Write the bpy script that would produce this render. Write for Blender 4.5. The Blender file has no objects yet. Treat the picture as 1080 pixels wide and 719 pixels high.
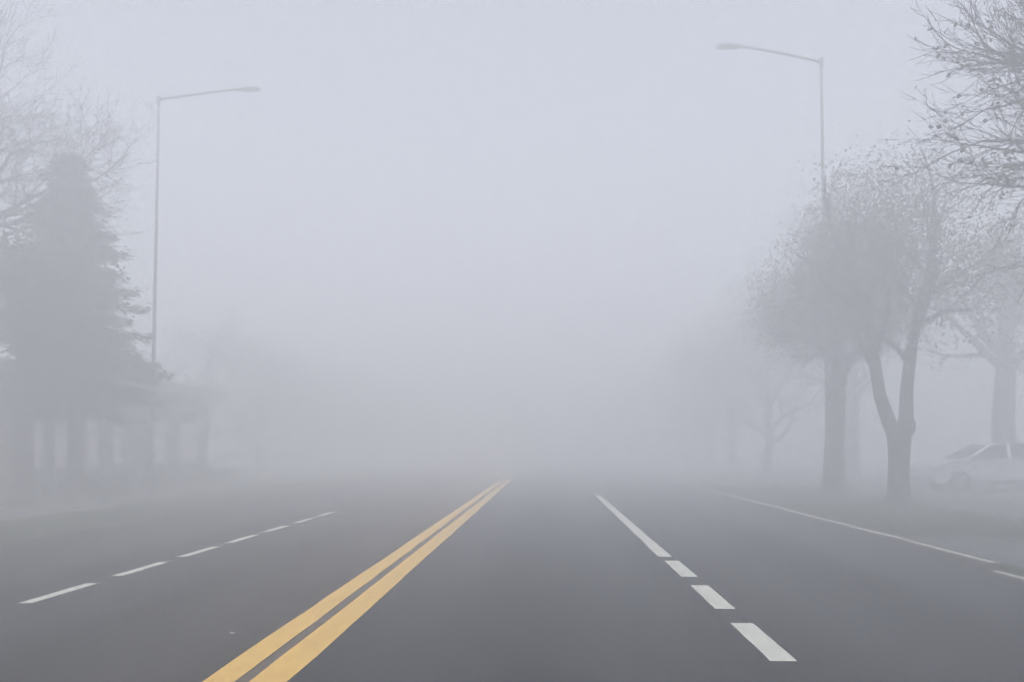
import bpy, bmesh, math, random
import numpy as np
from mathutils import Vector

S = bpy.context.scene
COL = S.collection
R = math.radians

# ------------------------------------------------------------------ camera
cam = bpy.data.objects.new("camera", bpy.data.cameras.new("camera"))
COL.objects.link(cam)
cam.location = (0, 0, 1.4)
cam.rotation_euler = (R(90 + 2.9), 0, R(2.17))
cam.data.sensor_width = 36
cam.data.lens = 36 * 950 / 1080
cam.data.shift_y = (113.5 - 950 * math.tan(R(2.9))) / 1080   # level-looking lens, as in the cropped photograph
cam.data.clip_end = 2000
S.camera = cam

# ------------------------------------------------------------------ sky, sun, exposure
SUN_EL, SUN_ROT = R(62), R(178)
W = bpy.data.worlds.new("World")
S.world = W
W.use_nodes = True
wn, wl = W.node_tree.nodes, W.node_tree.links
bg = wn["Background"]
sky = wn.new("ShaderNodeTexSky")
sky.sky_type = 'NISHITA'
sky.sun_disc = False
sky.sun_elevation = SUN_EL
sky.sun_rotation = SUN_ROT
sky.air_density, sky.dust_density, sky.ozone_density = 1.0, 3.0, 1.0
hs = wn.new("ShaderNodeHueSaturation")          # overcast: the blue nearly gone
hs.inputs["Hue"].default_value = 0.515
hs.inputs["Saturation"].default_value = 0.46
wl.new(sky.outputs["Color"], hs.inputs["Color"])
wl.new(hs.outputs["Color"], bg.inputs["Color"])
bg.inputs["Strength"].default_value = 0.128
sun = bpy.data.objects.new("sun", bpy.data.lights.new("sun", 'SUN'))
COL.objects.link(sun)
sun.data.energy = 1.15
sun.data.angle = R(60)
sun.data.color = (0.985, 0.99, 1.0)
sdir = Vector((math.sin(SUN_ROT) * math.cos(SUN_EL), math.cos(SUN_ROT) * math.cos(SUN_EL), math.sin(SUN_EL)))
sun.rotation_euler = (-sdir).to_track_quat('-Z', 'Y').to_euler()
S.view_settings.view_transform = 'Standard'
S.view_settings.look = 'None'
S.view_settings.exposure = 0.70
S.view_settings.gamma = 1
S.view_settings.use_curve_mapping = False
S.render.engine = 'CYCLES'
cy = S.cycles
cy.volume_bounces = 12
cy.max_bounces = 14
cy.diffuse_bounces = 3
cy.use_denoising = True
cy.denoising_input_passes = 'RGB'        # keeps the yellow paint from tinting the fog beside it
cy.pixel_filter_type = 'BLACKMAN_HARRIS'
cy.filter_width = 1.5

HAZE_DENSITY = 0.054

# ------------------------------------------------------------------ materials
def mat(name, col, rough=0.8, metal=0.0, spec=0.5):
    m = bpy.data.materials.new(name)
    m.use_nodes = True
    b = m.node_tree.nodes["Principled BSDF"]
    b.inputs["Base Color"].default_value = (*col, 1)
    b.inputs["Roughness"].default_value = rough
    b.inputs["Metallic"].default_value = metal
    b.inputs["Specular IOR Level"].default_value = spec
    return m

def noisy(name, stops, scale=3.0, detail=6, rough=0.85, bump=0.0, bump_scale=None, coords="Object", stretch=(1, 1, 1), metal=0.0, spec=0.5):
    """Principled material whose colour is a ramp over fractal noise."""
    m = mat(name, stops[0][1], rough, metal, spec)
    n, l = m.node_tree.nodes, m.node_tree.links
    b = n["Principled BSDF"]
    tc = n.new("ShaderNodeTexCoord")
    mp = n.new("ShaderNodeMapping")
    mp.inputs["Scale"].default_value = stretch
    l.new(tc.outputs[coords], mp.inputs["Vector"])
    nz = n.new("ShaderNodeTexNoise")
    nz.inputs["Scale"].default_value = scale
    nz.inputs["Detail"].default_value = detail
    nz.inputs["Roughness"].default_value = 0.62
    l.new(mp.outputs["Vector"], nz.inputs["Vector"])
    r = n.new("ShaderNodeValToRGB")
    e = r.color_ramp.elements
    while len(e) < len(stops):
        e.new(0.5)
    for k, (p, c) in enumerate(stops):
        e[k].position = p
        e[k].color = (*c, 1)
    l.new(nz.outputs["Fac"], r.inputs["Fac"])
    l.new(r.outputs["Color"], b.inputs["Base Color"])
    if bump:
        n2 = n.new("ShaderNodeTexNoise")
        n2.inputs["Scale"].default_value = bump_scale or scale * 6
        n2.inputs["Detail"].default_value = 4
        l.new(mp.outputs["Vector"], n2.inputs["Vector"])
        bp = n.new("ShaderNodeBump")
        bp.inputs["Strength"].default_value = bump
        bp.inputs["Distance"].default_value = 0.02
        l.new(n2.outputs["Fac"], bp.inputs["Height"])
        l.new(bp.outputs["Normal"], b.inputs["Normal"])
    return m

def mathn(n, l, op, a, b=None, c=None):
    x = n.new("ShaderNodeMath")
    x.operation = op
    for i, v in enumerate((a, b, c)):
        if v is None:
            continue
        if isinstance(v, (int, float)):
            x.inputs[i].default_value = v
        else:
            l.new(v, x.inputs[i])
    return x.outputs[0]

def asphalt():
    m = mat("asphalt", (0.045, 0.045, 0.048), 0.8, spec=0.06)
    n, l = m.node_tree.nodes, m.node_tree.links
    b = n["Principled BSDF"]
    tc = n.new("ShaderNodeTexCoord")
    def noise(scale, detail, stretch=(1, 1, 1), rough=0.6):
        mp = n.new("ShaderNodeMapping")
        mp.inputs["Scale"].default_value = stretch
        l.new(tc.outputs["Object"], mp.inputs["Vector"])
        z = n.new("ShaderNodeTexNoise")
        z.inputs["Scale"].default_value = scale
        z.inputs["Detail"].default_value = detail
        z.inputs["Roughness"].default_value = rough
        l.new(mp.outputs["Vector"], z.inputs["Vector"])
        return z.outputs["Fac"]
    big = noise(0.35, 5, (1.0, 0.35, 1))
    streak = noise(2.2, 5, (1.0, 0.06, 1))
    grit = noise(60, 3)
    base = n.new("ShaderNodeValToRGB")
    base.color_ramp.elements[0].position = 0.38
    base.color_ramp.elements[0].color = (0.003, 0.0034, 0.0044, 1)
    base.color_ramp.elements[1].position = 0.64
    base.color_ramp.elements[1].color = (0.033, 0.0345, 0.038, 1)
    s = mathn(n, l, 'ADD', mathn(n, l, 'MULTIPLY', big, 0.5), mathn(n, l, 'MULTIPLY', streak, 0.3))
    s = mathn(n, l, 'ADD', s, mathn(n, l, 'MULTIPLY', grit, 0.28))
    # wheel tracks polished a little paler, two to a lane, coming and going along the road
    sep = n.new("ShaderNodeSeparateXYZ")
    l.new(tc.outputs["Object"], sep.inputs[0])
    w = mathn(n, l, 'COSINE', mathn(n, l, 'MULTIPLY', mathn(n, l, 'ADD', sep.outputs["X"], 0.985), 2 * math.pi / 1.675))
    w = mathn(n, l, 'MULTIPLY', w, mathn(n, l, 'MULTIPLY', noise(0.6, 4, (1, 0.12, 1)), 0.11))
    s = mathn(n, l, 'ADD', s, w)
    # a long paving joint in each carriageway and dark drips down the lane middles
    j1 = mathn(n, l, 'COMPARE', mathn(n, l, 'ADD', sep.outputs["X"], mathn(n, l, 'MULTIPLY', noise(1.2, 4), 0.05)), 3.22, 0.012)
    j2 = mathn(n, l, 'COMPARE', mathn(n, l, 'ADD', sep.outputs["X"], mathn(n, l, 'MULTIPLY', noise(1.2, 4), 0.05)), -3.05, 0.012)
    s = mathn(n, l, 'SUBTRACT', s, mathn(n, l, 'MULTIPLY', mathn(n, l, 'MAXIMUM', j1, j2), 0.10))
    drip = mathn(n, l, 'MULTIPLY', mathn(n, l, 'GREATER_THAN', noise(3.5, 3, (1, .6, 1)), 0.66), 0.06)
    s = mathn(n, l, 'SUBTRACT', s, drip)
    l.new(s, base.inputs["Fac"])
    # cracks that wander across the lanes, thin and only here and there
    v = n.new("ShaderNodeTexVoronoi")
    v.feature = 'DISTANCE_TO_EDGE'
    v.inputs["Scale"].default_value = 0.33
    wob = n.new("ShaderNodeTexNoise")
    wob.inputs["Scale"].default_value = 1.3
    wob.inputs["Detail"].default_value = 6
    l.new(tc.outputs["Object"], wob.inputs["Vector"])
    mx = n.new("ShaderNodeVectorMath")
    mx.operation = 'MULTIPLY_ADD'
    mx.inputs[1].default_value = (1.3, 1.3, 0)
    l.new(wob.outputs["Color"], mx.inputs[0])
    l.new(tc.outputs["Object"], mx.inputs[2])
    l.new(mx.outputs["Vector"], v.inputs["Vector"])
    crack = mathn(n, l, 'LESS_THAN', v.outputs["Distance"], 0.006)
    gate = mathn(n, l, 'GREATER_THAN', noise(0.18, 2), 0.52)
    crack = mathn(n, l, 'MULTIPLY', crack, gate)
    dark = n.new("ShaderNodeMix")
    dark.data_type = 'RGBA'
    dark.inputs["B"].default_value = (0.018, 0.018, 0.019, 1)
    l.new(mathn(n, l, 'MULTIPLY', crack, 0.8), dark.inputs["Factor"])
    l.new(base.outputs["Color"], dark.inputs["A"])
    l.new(dark.outputs["Result"], b.inputs["Base Color"])
    rr = n.new("ShaderNodeMapRange")
    rr.inputs["To Min"].default_value = 0.7
    rr.inputs["To Max"].default_value = 0.92
    l.new(big, rr.inputs["Value"])
    l.new(rr.outputs["Result"], b.inputs["Roughness"])
    bp = n.new("ShaderNodeBump")
    bp.inputs["Strength"].default_value = 0.35
    bp.inputs["Distance"].default_value = 0.006
    l.new(noise(140, 2), bp.inputs["Height"])
    l.new(bp.outputs["Normal"], b.inputs["Normal"])
    return m

def road_paint(name, col, worn):
    """Traffic paint with scuffs and small bare spots."""
    return noisy(name, [(0.24, worn), (0.36, tuple(0.86 * c for c in col)), (0.58, col)], 7, 8, 0.6, 0.2, 90, stretch=(1, 0.45, 1))

M = dict(
    asphalt=asphalt(),
    white_paint=road_paint("white_road_paint", (0.60, 0.60, 0.52), (0.34, 0.36, 0.34)),
    yellow_paint=road_paint("yellow_road_paint", (0.76, 0.46, 0.075), (0.34, 0.23, 0.09)),
    dirt_film=noisy("road_grime", [(0.35, (0.060, 0.043, 0.030)), (0.7, (0.115, 0.083, 0.052))], 9, 6, 0.9),
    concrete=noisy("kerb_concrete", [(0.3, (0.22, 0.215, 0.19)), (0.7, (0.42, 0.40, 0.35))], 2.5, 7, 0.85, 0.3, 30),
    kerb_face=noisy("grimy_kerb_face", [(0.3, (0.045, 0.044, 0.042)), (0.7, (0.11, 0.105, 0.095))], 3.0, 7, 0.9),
    slab=noisy("footpath_concrete", [(0.3, (0.048, 0.049, 0.051)), (0.7, (0.092, 0.093, 0.094))], 1.6, 7, 0.9, 0.25, 25),
    pale_slab=noisy("pale_footpath_concrete", [(0.3, (0.24, 0.24, 0.23)), (0.7, (0.36, 0.35, 0.33))], 1.6, 7, 0.9, 0.25, 25),
    earth=noisy("worn_earth", [(0.3, (0.07, 0.06, 0.045)), (0.55, (0.10, 0.085, 0.06)), (0.75, (0.06, 0.075, 0.035))], 2.0, 8, 0.95, 0.5, 18),
    lawn=noisy("winter_lawn", [(0.28, (0.034, 0.046, 0.017)), (0.5, (0.055, 0.068, 0.028)), (0.74, (0.085, 0.08, 0.042))], 1.1, 9, 0.95, 0.6, 26),
    blade=noisy("grass_blade", [(0.3, (0.038, 0.062, 0.018)), (0.55, (0.062, 0.084, 0.03)), (0.75, (0.11, 0.098, 0.05))], 0.8, 6, 0.8),
    bark=noisy("bark", [(0.3, (0.018, 0.016, 0.015)), (0.7, (0.048, 0.043, 0.039))], 4, 7, 0.95, 0.6, 16, stretch=(1, 1, 0.25)),
    twig=noisy("twig_bark", [(0.3, (0.018, 0.016, 0.015)), (0.7, (0.042, 0.037, 0.033))], 6, 3, 0.95),
    leaf=noisy("autumn_leaf", [(0.32, (0.045, 0.046, 0.018)), (0.52, (0.075, 0.066, 0.026)), (0.72, (0.115, 0.080, 0.032))], 0.9, 5, 0.75),
    dead_leaf=noisy("dead_leaf", [(0.3, (0.035, 0.026, 0.018)), (0.7, (0.075, 0.052, 0.032))], 3, 3, 0.85),
    green_leaf=noisy("late_green_leaf", [(0.3, (0.085, 0.105, 0.03)), (0.7, (0.15, 0.16, 0.055))], 3, 3, 0.7),
    needle=noisy("conifer_needle", [(0.3, (0.016, 0.028, 0.016)), (0.55, (0.028, 0.045, 0.024)), (0.75, (0.045, 0.062, 0.032))], 1.2, 5, 0.8),
    hedge=noisy("hedge_leaf", [(0.3, (0.022, 0.040, 0.020)), (0.7, (0.055, 0.080, 0.040))], 1.6, 5, 0.8),
    steel=noisy("weathered_grey_steel", [(0.3, (0.13, 0.132, 0.135)), (0.7, (0.19, 0.192, 0.195))], 2.5, 5, 0.7, spec=0.25),
    lamp_shell=mat("lamp_shell", (0.12, 0.122, 0.125), 0.7, spec=0.25),
    lens=mat("lamp_lens", (0.16, 0.16, 0.15), 0.4),
    brick=None,
    trim=mat("grey_trim", (0.16, 0.16, 0.16), 0.7),
    blind=noisy("pale_blind", [(0.3, (0.62, 0.56, 0.55)), (0.7, (0.78, 0.72, 0.71))], 1.2, 4, 0.5, stretch=(1, 1, 0.3)),
    roofing=noisy("roof_sheet", [(0.3, (0.075, 0.07, 0.066)), (0.7, (0.12, 0.115, 0.11))], 1.5, 6, 0.8),
    car_paint=mat("silver_car_paint", (0.52, 0.53, 0.55), 0.28, 0.35),
    glass=mat("dark_car_glass", (0.012, 0.015, 0.017), 0.35, spec=0.15),
    rubber=mat("tyre_rubber", (0.02, 0.02, 0.02), 0.85),
    alloy=mat("alloy_rim", (0.45, 0.45, 0.46), 0.35, 0.7),
    black_plastic=mat("black_plastic", (0.03, 0.03, 0.03), 0.6),
    lampglass=mat("headlamp_glass", (0.7, 0.72, 0.74), 0.1),
    tail=mat("tail_lamp", (0.35, 0.02, 0.02), 0.2),
    pale_leaf=mat("pale_dry_leaf", (0.42, 0.40, 0.34), 0.8),
)

def brick_mat():
    m = mat("brown_brick", (0.1, 0.07, 0.06), 0.9)
    n, l = m.node_tree.nodes, m.node_tree.links
    tc = n.new("ShaderNodeTexCoord")
    # run the courses round both faces: u = x + y, v = z
    sx = n.new("ShaderNodeSeparateXYZ")
    l.new(tc.outputs["Object"], sx.inputs[0])
    cx = n.new("ShaderNodeCombineXYZ")
    l.new(mathn(n, l, 'ADD', sx.outputs["X"], sx.outputs["Y"]), cx.inputs["X"])
    l.new(sx.outputs["Z"], cx.inputs["Y"])
    br = n.new("ShaderNodeTexBrick")
    br.inputs["Scale"].default_value = 1.0
    br.inputs["Brick Width"].default_value = 0.24
    br.inputs["Row Height"].default_value = 0.075
    br.inputs["Mortar Size"].default_value = 0.008
    br.inputs["Color1"].default_value = (0.040, 0.028, 0.025, 1)
    br.inputs["Color2"].default_value = (0.060, 0.042, 0.036, 1)
    br.inputs["Mortar"].default_value = (0.085, 0.08, 0.075, 1)
    l.new(cx.outputs[0], br.inputs["Vector"])
    l.new(br.outputs["Color"], n["Principled BSDF"].inputs["Base Color"])
    return m
M["brick"] = brick_mat()

# ------------------------------------------------------------------ object helpers
def link(name, verts, faces, materials, parent=None, smooth=False, mat_idx=None):
    me = bpy.data.meshes.new(name)
    me.from_pydata([tuple(v) for v in verts], [], [tuple(f) for f in faces])
    ms = materials if isinstance(materials, (list, tuple)) else [materials]
    for m in ms:
        me.materials.append(m)
    if mat_idx is not None:
        me.polygons.foreach_set("material_index", mat_idx)
    if smooth:
        me.polygons.foreach_set("use_smooth", [True] * len(me.polygons))
    me.update()
    o = bpy.data.objects.new(name, me)
    COL.objects.link(o)
    if parent:
        o.parent = parent
    return o

def link_bm(name, bm, m, parent=None, smooth=False):
    me = bpy.data.meshes.new(name)
    bm.normal_update()
    bm.to_mesh(me)
    bm.free()
    me.materials.append(m)
    if smooth:
        me.polygons.foreach_set("use_smooth", [True] * len(me.polygons))
    o = bpy.data.objects.new(name, me)
    COL.objects.link(o)
    if parent:
        o.parent = parent
    return o

def empty(name, loc, rz=0.0):
    o = bpy.data.objects.new(name, None)
    o.location = loc
    o.rotation_euler = (0, 0, rz)
    o.empty_display_size = 0.3
    COL.objects.link(o)
    return o

def tag(o, label=None, cat=None, group=None, kind=None):
    if label: o["label"] = label
    if cat: o["category"] = cat
    if group: o["group"] = group
    if kind: o["kind"] = kind
    return o

def box(bm, x0, x1, y0, y1, z0, z1, bev=0.0):
    r = bmesh.ops.create_cube(bm, size=1)
    for v in r["verts"]:
        v.co = Vector((x0 + (v.co.x + .5) * (x1 - x0), y0 + (v.co.y + .5) * (y1 - y0), z0 + (v.co.z + .5) * (z1 - z0)))
    if bev:
        es = list({e for v in r["verts"] for e in v.link_edges})
        bmesh.ops.bevel(bm, geom=es, offset=bev, segments=2, affect='EDGES')

def box_obj(name, dims, m, parent=None, bev=0.01):
    bm = bmesh.new()
    box(bm, *dims, bev=bev)
    return link_bm(name, bm, m, parent)

def tube(pts, radii, sides, V, F, cap=True):
    """Append a tapered tube along pts to V, F."""
    pts = np.asarray(pts, float)
    n = len(pts)
    t = np.gradient(pts, axis=0)
    t /= np.linalg.norm(t, axis=1)[:, None] + 1e-9
    ref = np.array([0, 0, 1.0]) if abs(t[0][2]) < 0.9 else np.array([1.0, 0, 0])
    base = len(V)
    u = np.cross(ref, t[0]); u /= np.linalg.norm(u)
    a = np.arange(sides) * 2 * math.pi / sides
    for i in range(n):
        u = u - t[i] * (u @ t[i]); u /= np.linalg.norm(u) + 1e-9
        w = np.cross(t[i], u)
        ring = pts[i] + radii[i] * (np.cos(a)[:, None] * u + np.sin(a)[:, None] * w)
        V.extend(ring.tolist())
    for i in range(n - 1):
        for k in range(sides):
            k2 = (k + 1) % sides
            F.append((base + i * sides + k, base + i * sides + k2, base + (i + 1) * sides + k2, base + (i + 1) * sides + k))
    if cap:
        F.append(tuple(base + (n - 1) * sides + k for k in range(sides)))
        F.append(tuple(base + k for k in reversed(range(sides))))

def lathe(bm, prof, axis, centre, seg=24):
    """Revolve (radius, along) profile round axis 'y' or 'z'."""
    rings = []
    for r, h in prof:
        ring = []
        for k in range(seg):
            a = 2 * math.pi * k / seg
            if axis == 'y':
                p = (centre[0] + r * math.cos(a), centre[1] + h, centre[2] + r * math.sin(a))
            else:
                p = (centre[0] + r * math.cos(a), centre[1] + r * math.sin(a), centre[2] + h)
            ring.append(bm.verts.new(p))
        rings.append(ring)
    for A, B in zip(rings, rings[1:]):
        for k in range(seg):
            bm.faces.new((A[k], A[(k + 1) % seg], B[(k + 1) % seg], B[k]))
    bm.faces.new(rings[0][::-1])
    bm.faces.new(rings[-1])

# ------------------------------------------------------------------ ground, road, paths
ROAD_L, ROAD_R = -7.20, 4.97
Y0, Y1 = -30.0, 240.0
LAND = 0.12

def rough_sheet(name, xs, zs, ys, m):
    V = [(x, y, z) for y in ys for x, z in zip(xs, zs)]
    n = len(xs)
    F = [(j * n + i, j * n + i + 1, (j + 1) * n + i + 1, (j + 1) * n + i) for j in range(len(ys) - 1) for i in range(n - 1)]
    return link(name, V, F, m)

ground = rough_sheet("ground",
    [-245, -60, -25, -14, ROAD_L - 0.13, ROAD_L - 0.12, ROAD_R + 0.12, ROAD_R + 0.13, 12, 22, 60, 245],
    [LAND, LAND, LAND, LAND, LAND, -0.05, -0.05, LAND, LAND, LAND, LAND, LAND],
    [Y0, 0, 20, 60, Y1], M["lawn"])
tag(ground, "dull winter grass verges and lawn either side of the road", "ground", kind="structure")

road = rough_sheet("road", list(np.linspace(ROAD_L - 0.10, ROAD_R + 0.10, 8)), [0.0] * 8, list(np.linspace(Y0, Y1, 28)), M["asphalt"])
tag(road, "grey four lane asphalt road running straight into the fog", "road", kind="structure")

rng = random.Random(4)
def strip(name, x0, x1, y0, y1, m, z=0.004, step=0.6, wob=0.006, slant=0.0):
    """A painted strip with slightly ragged long edges; slant skews the ends."""
    n = max(2, int((y1 - y0) / step) + 1)
    V, F = [], []
    for i in range(n):
        t = i / (n - 1)
        y = y0 + (y1 - y0) * t
        V.append((x0 + rng.uniform(-wob, wob), y + slant, z))
        V.append((x1 + rng.uniform(-wob, wob), y - slant, z))
    for i in range(n - 1):
        F.append((2 * i, 2 * i + 1, 2 * i + 3, 2 * i + 2))
    return link(name, V, F, m, road)

strip("centre_line", -2.075, -1.875, Y0, 41, M["yellow_paint"])["label"] = "paler yellow stripe of the double centre line"
strip("centre_line", -1.785, -1.555, Y0, 41, M["yellow_paint"])["label"] = "brighter yellow stripe of the double centre line"
strip("line_grime", -1.868, -1.792, Y0, 41, M["dirt_film"], z=0.003)
for a, b in ((2.4, 3.7), (4.3, 5.5), (6.08, 7.38), (8.02, 9.39), (10.0, 11.43)):
    strip("lane_dash", 1.475, 1.655, a, b, M["white_paint"], step=0.15, wob=0.003)["label"] = "broad white dash of the near right lane"
strip("lane_line", 1.455, 1.625, 11.83, 27.5, M["white_paint"])["label"] = "unbroken white lane line running on from the dashes"
y = 2.80
while y < 20:
    strip("lane_dash", -4.79, -4.665, y, y + 1.22, M["white_paint"], step=0.15, wob=0.003)["label"] = "narrow white dash of the far left lane"
    y += 1.76

# kerbs; the right one is broken by a dropped stretch at the crossing
def kerb(name, x0, x1, y0, y1, h, label, m=M["concrete"], seg=1.2):
    bm = bmesh.new()
    n = max(1, int(round((y1 - y0) / seg)))
    d = (y1 - y0) / n
    for i in range(n):
        j = rng.uniform(-0.004, 0.004)
        box(bm, x0 + j, x1 + j, y0 + i * d + 0.004, y0 + (i + 1) * d - 0.004, -0.04, h + rng.uniform(-0.004, 0.004), bev=0.014 if y0 + i * d < 40 else 0)
    o = link_bm(name, bm, m)
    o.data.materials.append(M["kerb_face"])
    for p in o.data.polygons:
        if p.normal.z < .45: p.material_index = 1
    return tag(o, label, "kerb", kind="structure")
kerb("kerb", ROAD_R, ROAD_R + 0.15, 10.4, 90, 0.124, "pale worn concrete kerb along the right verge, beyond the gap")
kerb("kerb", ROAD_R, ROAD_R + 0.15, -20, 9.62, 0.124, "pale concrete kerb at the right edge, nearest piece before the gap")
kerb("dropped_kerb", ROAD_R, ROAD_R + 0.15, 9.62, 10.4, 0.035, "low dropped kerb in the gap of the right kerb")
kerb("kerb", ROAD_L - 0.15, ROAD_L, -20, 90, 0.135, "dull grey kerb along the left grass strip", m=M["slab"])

def sheet(name, x0, x1, y0, y1, z, m, label, cat, n=10):
    xs = np.linspace(x0, x1, 3); ys = np.linspace(y0, y1, n)
    V = [(x + (rng.uniform(-.03, .03) if i in (0, 2) else 0), yy, z) for yy in ys for i, x in enumerate(xs)]
    F = [(j * 3 + i, j * 3 + i + 1, j * 3 + i + 4, j * 3 + i + 3) for j in range(n - 1) for i in range(2)]
    return tag(link(name, V, F, m), label, cat, kind="structure")
sheet("footpath", -11.3, -9.80, Y0, 150, LAND + 0.008, M["slab"], "grey concrete footpath beyond the left grass strip", "footpath", 60)
sheet("path_edging", -9.80, -9.66, Y0, 90, LAND + 0.012, M["concrete"], "thin pale edging between left grass strip and footpath", "edging", 60)
sheet("footpath", 8.55, 10.0, Y0, 150, LAND + 0.008, M["slab"], "grey footpath along the right verge past the tree trunks", "footpath", 60)
sheet("crossing_path", 5.13, 7.3, 9.0, 13.4, LAND + 0.005, M["slab"], "worn paved crossing over the right verge at the kerb gap", "path", 10)
sheet("service_road", 10.6, 24.0, Y0, 150, LAND + 0.006, M["slab"], "grey side road where the pale car is parked", "road", 60)

# ------------------------------------------------------------------ grass on the near right verge and the left strip
def grass(x0, x1, y0, y1, n, seed, label, skip=None):
    g = np.random.default_rng(seed)
    V, F = [], []
    for _ in range(n):
        x = g.uniform(x0, x1)
        yy = y0 + (y1 - y0) * g.random() ** 1.4
        if skip and skip(x, yy):
            continue
        h = g.uniform(0.03, 0.085); w = g.uniform(0.006, 0.012)
        a = g.uniform(0, 2 * math.pi); lx, ly = g.normal(0, 0.025, 2)
        dx, dy = w * math.cos(a), w * math.sin(a)
        b = len(V)
        V += [(x - dx, yy - dy, LAND - .003), (x + dx, yy + dy, LAND - .003), (x + lx * .4 + dx * .6, yy + ly * .4 + dy * .6, LAND + h * .6), (x + lx * .4 - dx * .6, yy + ly * .4 - dy * .6, LAND + h * .6), (x + lx, yy + ly, LAND + h)]
        F += [(b, b + 1, b + 2, b + 3), (b + 3, b + 2, b + 4)]
    o = link("grass", V, F, M["blade"])
    tag(o, label, "grass", kind="stuff")
grass(5.15, 8.5, 6, 30, 26000, 1, "short winter grass of the right verge beneath the trees", skip=lambda x, yy: 9.0 + rng.random() * .5 < yy < 13.5 - rng.random() ** 2 * 2.2 - .25 * math.sin(x * 3))
grass(-9.6, -7.4, 11, 34, 14000, 2, "short winter grass of the strip beside the left kerb")

# ------------------------------------------------------------------ trees
class Tree:
    """Recursive branching; polylines are kept by level and meshed as tubes."""
    def __init__(self, seed):
        self.g = np.random.default_rng(seed)
        self.b = []                      # (pts, radii, level)
        self.tips = []                   # (point, direction, level)

    def line(self, p, d, L, r0, r1, seg, wob, up):
        p = np.array(p, float); d = np.array(d, float); d /= np.linalg.norm(d)
        pts = [p.copy()]; ds = [d.copy()]
        for i in range(seg):
            d = d + self.g.normal(0, wob, 3) + np.array([0, 0, up])
            d /= np.linalg.norm(d)
            p = p + d * L / seg
            pts.append(p.copy()); ds.append(d.copy())
        return np.array(pts), np.linspace(r0, r1, seg + 1), ds

    def grow(self, p, d, L, r, lvl, sp):
        seg = sp['seg'][min(lvl, len(sp['seg']) - 1)]
        last = lvl >= sp['levels']
        r1 = r * (0.35 if not last else 0.45)
        pts, rad, ds = self.line(p, d, L, r, r1, seg, sp['wob'], sp['up'] if lvl < sp['levels'] - 1 else sp.get('up_tip', sp['up']))
        self.b.append((pts, rad, lvl))
        self.children(pts, rad, ds, L, lvl, sp)

    def children(self, pts, rad, ds, L, lvl, sp):
        g = self.g
        if lvl >= sp['levels']:
            for i in range(1, len(pts)):
                self.tips.append((pts[i], ds[i], lvl))
            return
        n = sp['n'][min(lvl, len(sp['n']) - 1)]
        az = g.uniform(0, 6.28)
        for k in range(n):
            t = sp['t0'] + (1 - sp['t0']) * (k + g.uniform(0.2, 0.9)) / n
            t = min(t, 0.999)
            i = min(int(t * (len(pts) - 1)), len(pts) - 2)
            f = t * (len(pts) - 1) - i
            p = pts[i] * (1 - f) + pts[i + 1] * f
            dd = ds[i + 1]
            az += 2.399 + g.normal(0, 0.3)
            ref = np.array([0, 0, 1.0]) if abs(dd[2]) < 0.9 else np.array([1.0, 0, 0])
            u = np.cross(ref, dd); u /= np.linalg.norm(u); w = np.cross(dd, u)
            ang = R(g.uniform(*sp['ang']))
            nd = dd * math.cos(ang) + (u * math.cos(az) + w * math.sin(az)) * math.sin(ang)
            if 'env' in sp and not sp['env'](p + nd * L * sp['len'] * 0.8):
                continue
            self.grow(p, nd, L * sp['len'] * g.uniform(0.7, 1.15) * (1.15 - 0.45 * t), max(rad[i] * sp['rad'], sp['rmin']), lvl + 1, sp)
        # leader
        if g.random() < 0.9 and not ('env' in sp and not sp['env'](pts[-1] + ds[-1] * L * sp['len'] * .8)):
            self.grow(pts[-1], ds[-1] + g.normal(0, 0.15, 3), L * sp['len'] * 0.9, max(rad[-1] * 0.95, sp['rmin']), lvl + 1, sp)

    def meshes(self, parent, split, leaves=None, leaf_mats=None):
        """trunk = levels up to split; crown = thinner wood and the leaves."""
        V, F = [], []; V2, F2 = [], []
        for pts, rad, lvl in self.b:
            if lvl <= split:
                tube(pts, rad, 10 if lvl == 0 else 7, V, F)
            else:
                tube(pts, rad, 4 if lvl < split + 2 else 3, V2, F2, cap=False)
        link("trunk", V, F, M["bark"], parent, smooth=True)
        idx = [0] * len(F2)
        mats = [M["twig"]]
        if leaves:
            mats += leaf_mats
            g = self.g
            for p, d, size, mi in leaves:
                a = g.normal(0, 1, 3); a /= np.linalg.norm(a)
                c = np.cross(a, d + g.normal(0, .3, 3)); nn = np.linalg.norm(c)
                if nn < 1e-3: continue
                c /= nn
                b = len(V2)
                q = [p - a * size * .5, p + c * size * .36 - a * size * .05, p + a * size * .5, p - c * size * .36 - a * size * .05]
                V2.extend([x.tolist() for x in q])
                F2.append((b, b + 1, b + 2, b + 3)); idx.append(mi)
        link("crown", V2, F2, mats, parent, mat_idx=idx)

    def leaf_list(self, per, size, spread, mi=1, keep=None):
        g = self.g; out = []
        for p, d, lvl in self.tips:
            if keep and not keep(p): continue
            for _ in range(g.poisson(per)):
                out.append((p + g.normal(0, spread, 3), d, g.uniform(*size), mi))
        return out

def inner_leaves(t, c, r, n, size, mi=1):
    """Leaves on the unseen finest twigs inside a crown, in clumps, thinning towards its edge."""
    g = t.g; out = []
    c = np.array(c); r = np.array(r)
    for _ in range(n // 40):
        u = g.normal(0, 1, 3); u /= np.linalg.norm(u)
        q = c + u * r * g.random() ** .45 * .86
        for p in q + g.normal(0, .34, (40, 3)):
            out.append((p, g.normal(0, 1, 3), g.uniform(*size), mi))
    return out

def trunk_line(t, pts, radii):
    t.b.append((np.array(pts, float), np.array(radii, float), 0))

LEAFY = dict(levels=4, seg=[6, 5, 4, 3, 3], wob=0.11, up=0.035, n=[4, 4, 3, 3], t0=0.28, ang=(28, 62), len=0.66, rad=0.6, rmin=0.006)

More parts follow.
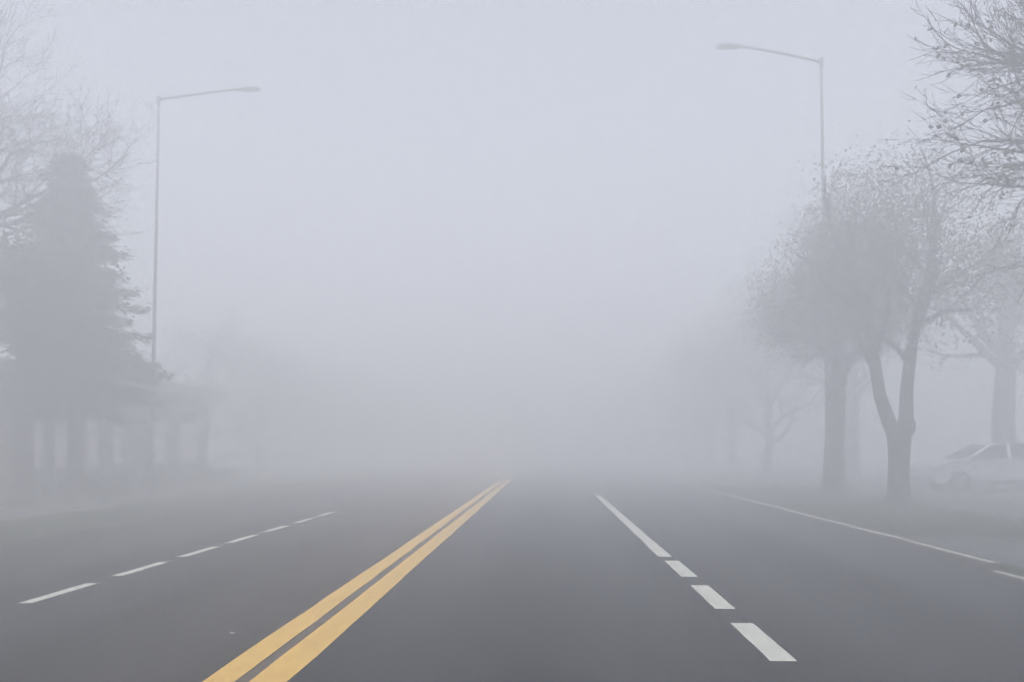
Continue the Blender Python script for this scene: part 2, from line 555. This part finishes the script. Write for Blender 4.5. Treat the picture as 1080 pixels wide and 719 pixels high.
# tree with the low V fork
fork = empty("forked_tree", (8.16, 21.3, LAND), 0)
tag(fork, "tree whose trunk forks low into a V, at the footpath on the right verge", "tree", "trees along the right verge")
t = Tree(11)
trunk_line(t, [(0, 0, -.06), (.0, 0, .12), (.02, 0, .45), (.03, 0, 1.0), (.05, 0, 1.5), (.06, 0, 1.75)], [.36, .29, .245, .23, .26, .23])
L1 = np.array([(.0, 0, 1.45), (-.20, .02, 2.0), (-.36, .02, 2.5), (-.46, .05, 3.3), (-.56, .1, 4.2), (-.75, .2, 5.1), (-1.0, .3, 5.9)])
L2 = np.array([(.10, 0, 1.45), (.22, .0, 2.0), (.24, .0, 2.6), (.34, -.05, 3.5), (.50, -.1, 4.4), (.75, -.2, 5.3), (.9, -.2, 6.2)])
for Lm in (L1, L2):
    rr = np.array([.175, .165, .145, .135, .12, .10, .075])
    t.b.append((Lm, rr, 1))
    ds = list(np.gradient(Lm, axis=0) / np.linalg.norm(np.gradient(Lm, axis=0), axis=1)[:, None])
    sp = dict(LEAFY, t0=0.42, n=[5, 8, 5, 3], levels=4, env=lambda q: ((q[0] - .35) / 3.3) ** 2 + (q[1] / 3.0) ** 2 + ((q[2] - 5.9) / 2.75) ** 2 < 1)
    t.children(Lm, rr, ds, 3.6, 1, sp)
trunk_line(t, [(.14, .02, 1.55), (.30, .0, 1.75), (.36, 0, 1.95)], [.16, .13, .08])
t.meshes(fork, 1, inner_leaves(t, (.75, 0, 5.5), (3.3, 2.9, 2.0), 7000, (.05, .10)) + inner_leaves(t, (.1, 0, 7.1), (1.8, 2.0, 1.6), 3000, (.05, .10)) + t.leaf_list(8, (.035, .075), .36, keep=lambda q: ((q[0] - .35) / 3.4) ** 2 + (q[1] / 3.1) ** 2 + ((q[2] - 5.9) / 2.8) ** 2 < 1), [M["leaf"]])

# thick leaning trunk just behind it
lean = empty("verge_tree", (8.38, 26.6, LAND), 0)
lean.scale = (1.09, 1.09, 1.09)
tag(lean, "tree with one thick leaning trunk, just left of the V forked tree", "tree", "trees along the right verge")
t = Tree(23)
P = np.array([(.0, 0, -.06), (0, 0, .15), (-.02, 0, .6), (0, 0, 1.3), (.06, 0, 2.1), (.13, 0, 3.0), (.16, .05, 3.7)])
rr = np.array([.44, .34, .275, .25, .235, .225, .19])
t.b.append((P, rr, 0))
sp = dict(LEAFY, t0=0.3, n=[5, 6, 5, 3], ang=(30, 66), levels=4, env=lambda q: ((q[0] - .3) / 2.55) ** 2 + (q[1] / 3.0) ** 2 + ((q[2] - 5.9) / 3.0) ** 2 < 1)
for k, (az, el, L) in enumerate(((185, 46, 1.9), (150, 58, 2.6), (60, 62, 3.3), (0, 42, 3.0), (265, 50, 3.0), (95, 80, 3.6), (210, 66, 3.4), (320, 60, 3.0))):
    d = np.array([math.cos(R(az)) * math.cos(R(el)), math.sin(R(az)) * math.cos(R(el)), math.sin(R(el))])
    t.grow(P[-1] - np.array([0, 0, .25 + .1 * (k % 4)]), d, L * .72, .16, 1, sp)
t.meshes(lean, 1, inner_leaves(t, (.1, 0, 5.3), (2.2, 2.6, 1.8), 5600, (.05, .10)) + inner_leaves(t, (-.5, -.2, 5.0), (1.4, 1.6, 1.4), 2600, (.05, .10)) + inner_leaves(t, (.6, 0, 7.1), (1.8, 2.0, 1.7), 2400, (.05, .10)) + t.leaf_list(8, (.035, .075), .36, keep=lambda q: ((q[0] - .3) / 2.65) ** 2 + (q[1] / 3.1) ** 2 + ((q[2] - 5.9) / 3.1) ** 2 < 1), [M["leaf"]])

# prototypes for the fading rows
def round_tree(seed, H, clear, rad, spread, per=1.5, mats=None, size=(.12, .24)):
    t = Tree(seed)
    g = t.g
    P = np.array([(0, 0, -.06), (0, 0, .2), (g.normal(0, .05), g.normal(0, .05), clear * .6), (g.normal(0, .1), g.normal(0, .1), clear), (g.normal(0, .15), g.normal(0, .15), clear + (H - clear) * .35)])
    t.b.append((P, np.array([rad * 1.5, rad * 1.15, rad, rad * .9, rad * .6]), 0))
    sp = dict(LEAFY, t0=0.25, n=[5, 5, 4], ang=(30, 66), levels=3, env=lambda q: (q[0] / spread) ** 2 + (q[1] / spread) ** 2 + ((q[2] - (H + clear) / 2) / ((H - clear) / 2 + .2)) ** 2 < 1.05)
    n = 9
    for k in range(n):
        az = k * 137.5; el = 22 + 60 * (k / (n - 1))
        d = np.array([math.cos(R(az)) * math.cos(R(el)), math.sin(R(az)) * math.cos(R(el)), math.sin(R(el))])
        p = P[3] + (P[4] - P[3]) * (k / (n - 1))
        t.grow(p, d, (spread * math.cos(R(el)) + (H - clear) * .62 * math.sin(R(el))) * .62, rad * .5, 1, sp)
    return t, t.leaf_list(per, size, .28), mats or [M["leaf"]]

def plant(proto, name, loc, rz, s, label, group):
    """Place a copy of a prototype tree (or build it the first time)."""
    if 'root' not in proto:
        t, lv, ms = proto['make']()
        r = empty(name, loc, rz)
        t.meshes(r, 1, lv, ms)
        proto['root'] = r
    else:
        src = proto['root']
        r = src.copy(); COL.objects.link(r)
        r.name = name
        for ch in src.children:
            c = ch.copy(); COL.objects.link(c); c.parent = r
        r.location = loc; r.rotation_euler = (0, 0, rz)
    r.scale = (s, s, s)
    tag(r, label, "tree", group)
    return r

A = dict(make=lambda: round_tree(31, 7.4, 1.1, .17, 3.0, per=12, size=(.05, .11)))
B = dict(make=lambda: round_tree(47, 5.9, .3, .11, 2.6, per=12, size=(.05, .10)))
gr = "trees along the right verge"
plant(A, "verge_tree", (10.4, 43.0, LAND), 0.4, 1.32, "third tree along the right verge, a grey haze left of the thick trunk", gr)
plant(A, "verge_tree", (10.2, 50.0, LAND), 2.2, 1.27, "fourth tree along the right verge, barely darker than the fog", gr)
plant(A, "verge_tree", (10.3, 57.5, LAND), 4.0, 1.3, "fifth tree along the right verge, all but lost in fog", gr)
gl = "trees along the left footpath"
plant(B, "footpath_tree", (-16.4, 43.5, LAND), 0.3, 1.38, "hazy tree at the far end of the low building, nearest of its fading row", gl)
plant(B, "footpath_tree", (-16.0, 49.0, LAND), 1.9, 1.34, "hazy tree second in the fading left row, past the low building", gl)
plant(B, "footpath_tree", (-16.2, 55.0, LAND), 3.7, 1.3, "hazy tree third in the fading left row, a soft grey shape", gl)
plant(B, "footpath_tree", (-16.0, 61.5, LAND), 5.2, 1.36, "hazy tree last in the fading left row, nearly lost in fog", gl)

# thick straight trunk behind the parked car
C = dict(make=lambda: round_tree(59, 9.3, 3.6, .36, 3.6, per=4, size=(.10, .2)))
plant(C, "tall_tree", (16.3, 32.6, LAND), 1.0, 1.05, "tall tree with thick straight trunk rising behind the parked car", "tall trees behind the side road")
plant(C, "tall_tree", (21.5, 38.0, LAND), 3.1, 0.97, "tall hazy tree far right, beyond the thick trunk behind the car", "tall trees behind the side road")
plant(C, "tall_tree", (14.0, 42.0, LAND), 5.0, 0.92, "tall hazy tree between the forked tree and the parked car", "tall trees behind the side road")

# leafy tree at the left edge, before the end of the low building
D_ = dict(make=lambda: round_tree(71, 6.1, 2.5, .22, 2.1, per=9, mats=[M["hedge"]], size=(.08, .15)))
plant(D_, "leafy_tree", (-11.85, 20.0, LAND), 0.6, 1.0, "dense leafy tree with dark trunk at the left edge, before the conifer", None)

# distant woods that read as one mass
def woods(x, seed, label, H):
    g = np.random.default_rng(seed)
    V, F, idx = [], [], []
    for k in range(9):
        cx, cyy, h = x + g.normal(0, 1.0), 68 + k * 6 + g.normal(0, 1), H * g.uniform(.85, 1.12)
        tube([(cx, cyy, 0), (cx, cyy, h * .5)], [.22, .12], 6, V, F); idx += [0] * (len(F) - len(idx))
        for _ in range(1500):
            u = g.normal(0, 1, 3); u /= np.linalg.norm(u); rr_ = g.random() ** .4
            p = np.array([cx, cyy, h * .62]) + u * rr_ * np.array([2.5, 2.5, h * .38])
            a = g.normal(0, .17, 3); b_ = g.normal(0, .17, 3); b = len(V)
            V.extend([(p - a).tolist(), (p + b_).tolist(), (p + a).tolist(), (p - b_).tolist()])
            F.append((b, b + 1, b + 2, b + 3)); idx.append(1)
    o = link("woods", V, F, [M["bark"], M["leaf"]], mat_idx=idx)
    tag(o, label, "woods", kind="stuff")
woods(-16.0, 5, "far trees on the left dissolving into fog", 8.0)
woods(10.2, 6, "far trees on the right dissolving into fog", 9.4)

# conifer on the left
con = empty("conifer", (-11.95, 22.5, LAND), 0)
tag(con, "dark conical conifer standing before the low building on the left", "conifer")
g = np.random.default_rng(77)
V, F = [], []
H = 9.2
ax = lambda z: np.array([-.4 * z / H, 0.05 * math.sin(z), z])
tube([ax(z) for z in (-.06, .3, 2, 4, 5, 6.5, 8, H)], [.26, .2, .17, .14, .1, .06, .03, .01], 8, V, F)
link("trunk", V, F, M["bark"], con, smooth=True)
V, F, idx = [], [], []
z = 2.35
while z < H - .15:
    u = (z - 2.3) / (H - 2.3)
    reach = (2.15 * (1 - u) ** 0.8 + .12) * (0.62 if z < 2.7 else .85 if z < 3.3 else 1)
    nb = int(9 - 4 * u)
    a0 = g.uniform(0, 6.28)
    for k in range(nb):
        a = a0 + 6.283 * k / nb + g.normal(0, .18)
        Lb = reach * g.uniform(.62, 1.2)
        p = ax(z + g.normal(0, .06)); pts = [p]
        for s in range(5):
            e = -.10 - .22 * (s / 4) + .3 * u + (0.22 if s == 4 else 0)
            p = p + np.array([math.cos(a), math.sin(a), e]) * Lb / 5
            pts.append(p)
        n0 = len(F)
        tube(pts, np.linspace(.03, .006, 6), 3, V, F, cap=False)
        idx += [0] * (len(F) - n0)
        for _ in range(int(45 + 120 * Lb)):
            f = g.random() ** .85; i = min(int(f * 5), 4); q = pts[i] + (pts[i + 1] - pts[i]) * (f * 5 - i)
            wd = .30 * (1 - .5 * f) * min(1, Lb)
            side = np.array([-math.sin(a), math.cos(a), 0]) * g.normal(0, wd) 
            q = q + side + np.array([0, 0, g.normal(-.07, .06)])
            d = side * .5 + np.array([math.cos(a), math.sin(a), -.35]) * .12 + g.normal(0, .04, 3)
            d = d / (np.linalg.norm(d) + 1e-6) * g.uniform(.09, .22)
            c = np.cross(d, g.normal(0, 1, 3)); c = c / (np.linalg.norm(c) + 1e-6) * .022
            b = len(V)
            V.extend([(q - c).tolist(), (q + c).tolist(), (q + d + c * .3).tolist(), (q + d - c * .3).tolist()])
            F.append((b, b + 1, b + 2, b + 3)); idx.append(1)
    z += .27
link("crown", V, F, [M["twig"], M["needle"]], con, mat_idx=idx)

# bare tree at the left edge of the photograph
BARE = dict(levels=5, seg=[6, 5, 5, 4, 3, 3], wob=0.13, up=0.03, n=[5, 5, 4, 4, 3], t0=0.25, ang=(25, 60), len=0.66, rad=0.58, rmin=0.007)
bl = empty("bare_tree", (-15.3, 21.2, LAND), 0)
tag(bl, "faint bare tree spreading thin branches in from the left edge", "tree")
t = Tree(91)
P = np.array([(0, 0, -.06), (0, 0, .2), (.05, 0, 1.4), (.2, 0, 3.8), (.5, 0, 6.4)])
t.b.append((P, np.array([.42, .34, .29, .25, .19]), 0))
for az, el, L in ((8, 34, 3.4), (345, 46, 3.4), (30, 52, 3.2), (0, 66, 3.0), (352, 10, 3.2), (340, 58, 3.2), (120, 50, 2.6), (200, 45, 2.4), (270, 62, 2.6), (355, 20, 2.5)):
    d = np.array([math.cos(R(az)) * math.cos(R(el)), math.sin(R(az)) * math.cos(R(el)), math.sin(R(el))])
    t.grow(P[-1] - np.array([0, 0, g.uniform(0, .5)]), d, L, .085, 1, dict(BARE, env=lambda q: q[2] < 12.4 and q[0] < 5.0))
t.meshes(bl, 1)

# near bare tree reaching in from the right edge
nr = empty("bare_tree", (7.95, 12.0, LAND), 0)
nr.scale = (.95, .95, .95)
tag(nr, "near bare tree with a few clinging dead leaves, reaching in from right edge", "tree")
t = Tree(137)
P = np.array([(0, 0, -.06), (0, 0, .2), (-.03, 0, 1.2), (-.1, 0, 2.4), (-.26, 0, 3.9), (-.5, 0, 5.3), (-.8, 0, 6.5)])
rr = np.array([.36, .28, .235, .21, .185, .14, .10])
t.b.append((P, rr, 0))
NB = dict(levels=4, seg=[6, 7, 6, 5, 4], wob=0.11, up=0.018, n=[5, 5, 4, 3], t0=0.15, ang=(16, 46), len=0.60, rad=0.56, rmin=0.0055, env=lambda q: q[2] < 11.8)
for i, az, el, L, r0 in ((6, 178, 28, 1.75, .036), (6, 165, 55, 1.7, .038), (6, 195, 10, 1.75, .034), (5, 185, 8, 1.9, .036), (6, 120, 72, 1.8, .045), (6, 230, 62, 1.7, .04),
                         (5, 172, -4, 1.75, .034), (5, 190, 14, 2.0, .034), (6, 188, 42, 1.8, .036), (5, 240, 25, 1.7, .04), (6, 180, 18, 1.7, .032), (6, 172, 68, 1.8, .036), (6, 200, 34, 1.6, .032), (6, 150, 30, 1.7, .034), (6, 215, 50, 1.7, .034), (5, 160, 12, 1.6, .032), (5, 182, 34, 1.9, .034), (6, 184, -12, 1.6, .032), (5, 176, 22, 1.8, .032), (5, 205, 40, 1.7, .03), (4, 184, 24, 2.1, .034), (5, 20, 40, 2.2, .07), (4, 60, 35, 2.2, .07), (4, 320, 38, 2.2, .07)):
    d = np.array([math.cos(R(az)) * math.cos(R(el)), math.sin(R(az)) * math.cos(R(el)), math.sin(R(el))])
    t.grow(P[i] + t.g.normal(0, .05, 3), d, L * (.86 if 90 < az < 270 else 1), r0, 1, NB)
dl = [x for x in t.leaf_list(.12, (.07, .12), .012) if t.g.random() < .3]
gl_ = [(p, d, s, 2) for p, d, s, m_ in t.leaf_list(.25, (.05, .09), .05, keep=lambda p: 4.2 < p[2] < 5.6 and -1.9 < p[0] < -1.0)]
t.meshes(nr, 1, dl + gl_, [M["dead_leaf"], M["green_leaf"]])

# ------------------------------------------------------------------ low building on the left
bld = empty("low_building", (-14.2, 24.2, LAND), 0)
tag(bld, "low flat roofed brick building with a row of pale windows on the left", "building")
BH, BL, BD = 3.35, 13.2, 6.5
wins = [(.15, 1.05), (1.4, 2.55), (3.2, 4.15), (4.9, 5.75), (7.7, 9.3), (10.3, 12.4)]
bm = bmesh.new()
# facade wall in piers and bands round the window openings (each 0.25 thick), then the end and back walls
ed = [0] + [v for w in wins for v in w] + [BL]
for i in range(0, len(ed), 2):
    box(bm, -.25, 0, ed[i], ed[i + 1], -.1, BH)
for a, b in wins:
    box(bm, -.25, 0, a, b, -.1, .68)
    box(bm, -.25, 0, a, b, 2.35, BH)
box(bm, -BD, -.25, 0, .25, -.1, BH)
box(bm, -BD, -.25, BL - .25, BL, -.1, BH)
box(bm, -BD, -BD + .25, .25, BL - .25, -.1, BH)
link_bm("wall", bm, M["brick"], bld)
rf = box_obj("roof", (-BD - .4, .65, -.5, BL + .5, BH + .003, BH + .22), M["roofing"], bld, .02)
bm = bmesh.new()
box(bm, .652, .70, -.55, BL + .55, BH - .06, BH + .34, .008)
box(bm, -BD - .4, .65, -.55, -.502, BH - .06, BH + .34, .008)
link_bm("fascia", bm, M["trim"], rf)
for a, b in wins:
    bm = bmesh.new()
    fw = .07
    for d in ((-.16, -.06, a + .003, a + fw, .683, 2.347), (-.16, -.06, b - fw, b - .003, .683, 2.347), (-.16, -.06, a + fw, b - fw, .683, .683 + fw), (-.16, -.06, a + fw, b - fw, 2.347 - fw, 2.347),
              (-.15, -.07, a + fw, b - fw, 1.78, 1.83)):
        box(bm, *d)
    w = link_bm("window", bm, M["trim"], bld)
    box_obj("blind", (-.135, -.115, a + fw - .01, b - fw + .01, .683 + fw - .01, 2.347 - fw + .01), M["blind"], w, 0)
    box_obj("sill", (-.06, .09, a - .08, b + .08, .60, .677), M["slab"], w, .01)

# hedge in front of the building
hg = np.random.default_rng(9)
bm = bmesh.new()
V, F, idx = [], [], []
hx0, hx1, hy0, hy1, hh = -13.2, -12.5, 23.0, 36.0, .45
for k in range(22):
    yy = hy0 + (hy1 - hy0) * (k + .5) / 22
    for s in (-.2, .2):
        xx = (hx0 + hx1) / 2 + s
        tube([(xx, yy, LAND - .04), (xx + hg.normal(0, .05), yy + hg.normal(0, .1), LAND + .34)], [.02, .008], 4, V, F)
idx = [0] * len(F)
for _ in range(11000):
    p = np.array([hg.uniform(hx0, hx1), hg.uniform(hy0, hy1), LAND + hh * hg.random() ** .6])
    p[2] += .06 * math.sin(p[1] * 2.1) * (p[2] / hh)
    a = hg.normal(0, .05, 3); b_ = hg.normal(0, .035, 3); b = len(V)
    V.extend([(p - a).tolist(), (p + b_).tolist(), (p + a).tolist(), (p - b_).tolist()])
    F.append((b, b + 1, b + 2, b + 3)); idx.append(1)
bm.free()
tag(link("hedge", V, F, [M["twig"], M["hedge"]], mat_idx=idx), "low dark hedge along the foot of the brick building", "hedge")

# ------------------------------------------------------------------ street lamps
def street_lamp(loc, H, reach, rise, side, label):
    root = empty("street_lamp", loc, 0)
    tag(root, label, "street lamp", "street lamps facing each other across the road")
    V, F = [], []
    tube([(0, 0, .02), (0, 0, 1.2), (0, 0, 1.25), (0, 0, H * .6), (0, 0, H)], [.09, .085, .058, .046, .034], 12, V, F)
    pole = link("pole", V, F, M["steel"], root, smooth=True)
    bm = bmesh.new()
    box(bm, -.2, .2, -.2, .2, -.02, .025, .006)
    for sx in (-.14, .14):
        for sy in (-.14, .14):
            lathe(bm, [(.018, .02), (.018, .06)], 'z', (sx, sy, 0), 8)
    link_bm("base_plate", bm, M["steel"], pole)
    box_obj("hatch", (-.05, .05, -.112, -.098, .55, .95), M["steel"], pole, .004)
    V, F = [], []
    n = 9
    pts = []
    for i in range(n):
        u = i / (n - 1)
        pts.append((side * (reach - .42) * u, 0, H - .06 + rise * (1 - (1 - u) ** 1.25)))
    tube(pts, np.linspace(.04, .03, n), 10, V, F)
    arm = link("arm", V, F, M["steel"], root, smooth=True)
    bm = bmesh.new()
    lathe(bm, [(.062, -.16), (.062, .05), (.03, .075)], 'z', (0, 0, H - .02), 12)
    link_bm("arm_bracket", bm, M["steel"], arm)
    # flat tapering lantern
    bm = bmesh.new()
    x0 = reach - .62; zt = H - .06 + rise
    secs = [(x0, .042, -.04, .04), (x0 + .10, .07, -.045, .045), (x0 + .32, .10, -.05, .05), (x0 + .55, .095, -.045, .045), (x0 + .66, .06, -.03, .02)]
    rings = []
    for x, w, zl, zu in secs:
        ring = []
        for yy, zz in ((-w, zl), (w, zl), (w, zl * .2), (w * .62, zu), (-w * .62, zu), (-w, zl * .2)):
            ring.append(bm.verts.new((side * x, yy, zt + zz)))
        rings.append(ring)
    for a, b in zip(rings, rings[1:]):
        for k in range(6):
            bm.faces.new((a[k], a[(k + 1) % 6], b[(k + 1) % 6], b[k]))
    bm.faces.new(rings[0]); bm.faces.new(rings[-1])
    bmesh.ops.recalc_face_normals(bm, faces=bm.faces)
    head = link_bm("lamp_head", bm, M["lamp_shell"], root)
    xa, xb = sorted((side * (x0 + .2), side * (x0 + .52)))
    box_obj("lens", (xa, xb, -.075, .075, zt - .07, zt - .04), M["lens"], head, .015)
street_lamp((7.15, 23.2, LAND), 11.36, 2.64, .46, -1, "grey street lamp on the right verge, its arm reaching left over the road")
street_lamp((-11.1, 25.0, LAND), 11.34, 2.9, .28, 1, "grey street lamp on the left footpath, its arm reaching right over the road")

# ------------------------------------------------------------------ parked car, side on, nose to the left
car = empty("parked_car", (11.55, 28.3, LAND + .006), 0)
tag(car, "pale silver car parked side on behind the forked tree", "car")
def arch(cx, r, n=9):
    return [(cx - r * math.cos(math.pi * k / n), .24 + r * 1.05 * math.sin(math.pi * k / n)) for k in range(n + 1)]
prof = [(4.22, .24), (4.30, .42), (4.29, .80), (4.20, .98), (3.4, 1.02), (2.0, 1.00), (1.05, .965), (.55, .90), (.14, .77), (.03, .62), (.0, .42), (.08, .24)]
low = [(.08, .24)] + arch(.80, .35) + arch(3.42, .35) + [(4.22, .24)]
full = prof + low[1:-1]
bm = bmesh.new()
rings = []
for s, k in ((-.80, .975), (-.845, .99), (-.86, 1.0), (.86, 1.0), (.845, .99), (.80, .975)):
    rings.append([bm.verts.new((2.15 + (x - 2.15) * (1 - (1 - k) * .6), s, .62 + (zz - .62) * k)) for x, zz in full])
n = len(full)
for a, b in zip(rings, rings[1:]):
    for k in range(n):
        bm.faces.new((a[k], b[k], b[(k + 1) % n], a[(k + 1) % n]))
bm.faces.new(rings[0]); bm.faces.new(rings[-1][::-1])
# cabin: pillars and roof, narrower at the top
cab_lo = [(.98, .955), (2.2, .99), (3.3, 1.0), (4.14, .985)]
cab_hi = [(1.78, 1.40), (2.25, 1.455), (3.1, 1.45), (3.72, 1.36)]
c = []
for sgn in (-1, 1):
    c.append([bm.verts.new((x, sgn * .76, zz)) for x, zz in cab_lo])
    c.append([bm.verts.new((x, sgn * .60, zz)) for x, zz in cab_hi])
lo0, hi0, lo1, hi1 = c
for k in range(3):
    bm.faces.new((lo0[k], lo0[k + 1], hi0[k + 1], hi0[k]))
    bm.faces.new((lo1[k + 1], lo1[k], hi1[k], hi1[k + 1]))
    bm.faces.new((hi0[k], hi0[k + 1], hi1[k + 1], hi1[k]))
bm.faces.new((lo0[0], hi0[0], hi1[0], lo1[0])); bm.faces.new((hi0[3], lo0[3], lo1[3], hi1[3]))
bmesh.ops.recalc_face_normals(bm, faces=bm.faces)
link_bm("body", bm, M["car_paint"], car)
def pane(name, quad, off, m=M["glass"]):
    q = [Vector(p) for p in quad]
    nn = (q[1] - q[0]).cross(q[2] - q[0]).normalized()
    if nn.dot(Vector(off)) < 0: nn = -nn
    ce = sum(q, Vector()) / len(q)
    q = [ce + (p - ce) * .93 + nn * .006 for p in q]
    q2 = [p + nn * .006 for p in q]
    k = len(q)
    F = [tuple(range(k, 2 * k)), tuple(reversed(range(k)))] + [(i, (i + 1) % k, k + (i + 1) % k, k + i) for i in range(k)]
    return link(name, q + q2, F, m, car)
for sgn in (-1, 1):
    P_ = lambda a, y_: (a[0], sgn * y_, a[1])
    mid_lo, mid_hi = (2.32, .99), (2.34, 1.455)
    pane("side_window", [P_((1.12, .96), .76), P_((2.28, .99), .76), P_((2.30, 1.452), .60), P_((1.84, 1.405), .60)], (0, sgn, 0))
    pane("side_window", [P_((2.36, .99), .76), P_((3.3, 1.0), .76), P_((3.2, 1.44), .60), P_((2.36, 1.455), .60)], (0, sgn, 0))
    pane("quarter_window", [P_((3.36, 1.0), .76), P_((3.98, .99), .76), P_((3.65, 1.365), .60), P_((3.26, 1.43), .60)], (0, sgn, 0))
    box_obj("mirror", (1.16, 1.32, sgn * .80 - .03 if sgn > 0 else -.97, .97 if sgn > 0 else -.77, .98, 1.11), M["car_paint"], car, .03)
    box_obj("door_handle", (2.02, 2.2, min(sgn * .857, sgn * .885), max(sgn * .857, sgn * .885), .84, .87), M["black_plastic"], car, .006)
    box_obj("headlight", (.02, .22, min(sgn * .52, sgn * .84), max(sgn * .52, sgn * .84), .64, .76), M["lampglass"], car, .03)
    box_obj("tail_light", (4.22, 4.32, min(sgn * .58, sgn * .83), max(sgn * .58, sgn * .83), .70, .90), M["tail"], car, .02)
    box_obj("sill_trim", (1.22, 3.0, min(sgn * .845, sgn * .868), max(sgn * .845, sgn * .868), .26, .34), M["black_plastic"], car, .006)
    for wx in (.80, 3.42):
        bm = bmesh.new()
        w0 = sgn * .845
        lathe(bm, [(.20, -.10), (.28, -.10), (.305, -.07), (.31, 0), (.305, .07), (.28, .10), (.20, .10)], 'y', (wx, sgn * .745, .31), 28)
        wh = link_bm("wheel", bm, M["rubber"], car, smooth=True)
        bm = bmesh.new()
        for k in range(7):
            a = 2 * math.pi * k / 7
            r = bmesh.ops.create_cube(bm, size=1)
            for v in r["verts"]:
                xx, yy, zz = v.co.x * .19 + .10, v.co.y * .03, v.co.z * .045
                v.co = Vector((wx + xx * math.cos(a) - zz * math.sin(a), sgn * .85 + yy, .31 + xx * math.sin(a) + zz * math.cos(a)))
        lathe(bm, [(.05, -.02), (.05, .02)], 'y', (wx, sgn * .855, .31), 12)
        link_bm("rim", bm, M["alloy"], wh)
pane("windscreen", [(.98, -.74, .955), (.98, .74, .955), (1.78, .58, 1.40), (1.78, -.58, 1.40)], (-1, 0, .5))
pane("rear_window", [(4.14, -.74, .985), (4.14, .74, .985), (3.72, .58, 1.36), (3.72, -.58, 1.36)], (1, 0, .5))

# ------------------------------------------------------------------ litter
def fallen_leaf(loc, s, rz, label, m):
    pts = [(0, -.5), (.22, -.25), (.42, -.05), (.24, .12), (.12, .5), (-.1, .34), (-.38, .2), (-.3, -.1), (-.16, -.34)]
    V = [(x * s, yy * s, .004 + .12 * s * abs(x) + (.05 * s if yy > .2 else 0)) for x, yy in pts] + [(0, 0, .004)]
    F = [(i, (i + 1) % 9, 9) for i in range(9)]
    o = link("fallen_leaf", V, F, m)
    o.location = loc; o.rotation_euler = (0, 0, rz)
    tag(o, label, "leaf")
fallen_leaf((-2.38, 6.82, .004), .055, .7, "small pale dry leaf lying on asphalt left of the double yellow line", M["pale_leaf"])

# ------------------------------------------------------------------ fog
HX, HY0, HY1, HZ0, HZ1 = 250.0, -40.0, 250.0, -1.05, 13.2
bm = bmesh.new()
box(bm, -HX, HX, HY0, HY1, HZ0, HZ1)
hm = bpy.data.materials.new("fog")
hm.use_nodes = True
n, l = hm.node_tree.nodes, hm.node_tree.links
n.remove(n["Principled BSDF"])
pv = n.new("ShaderNodeVolumePrincipled")
pv.inputs["Color"].default_value = (0.964, 0.976, 0.996, 1)
pv.inputs["Density"].default_value = HAZE_DENSITY
pv.inputs["Anisotropy"].default_value = 0.15
l.new(pv.outputs["Volume"], n["Material Output"].inputs["Volume"])
hz = link_bm("haze", bm, hm)
tag(hz, "thick pale fog filling the whole road", "fog", kind="stuff")
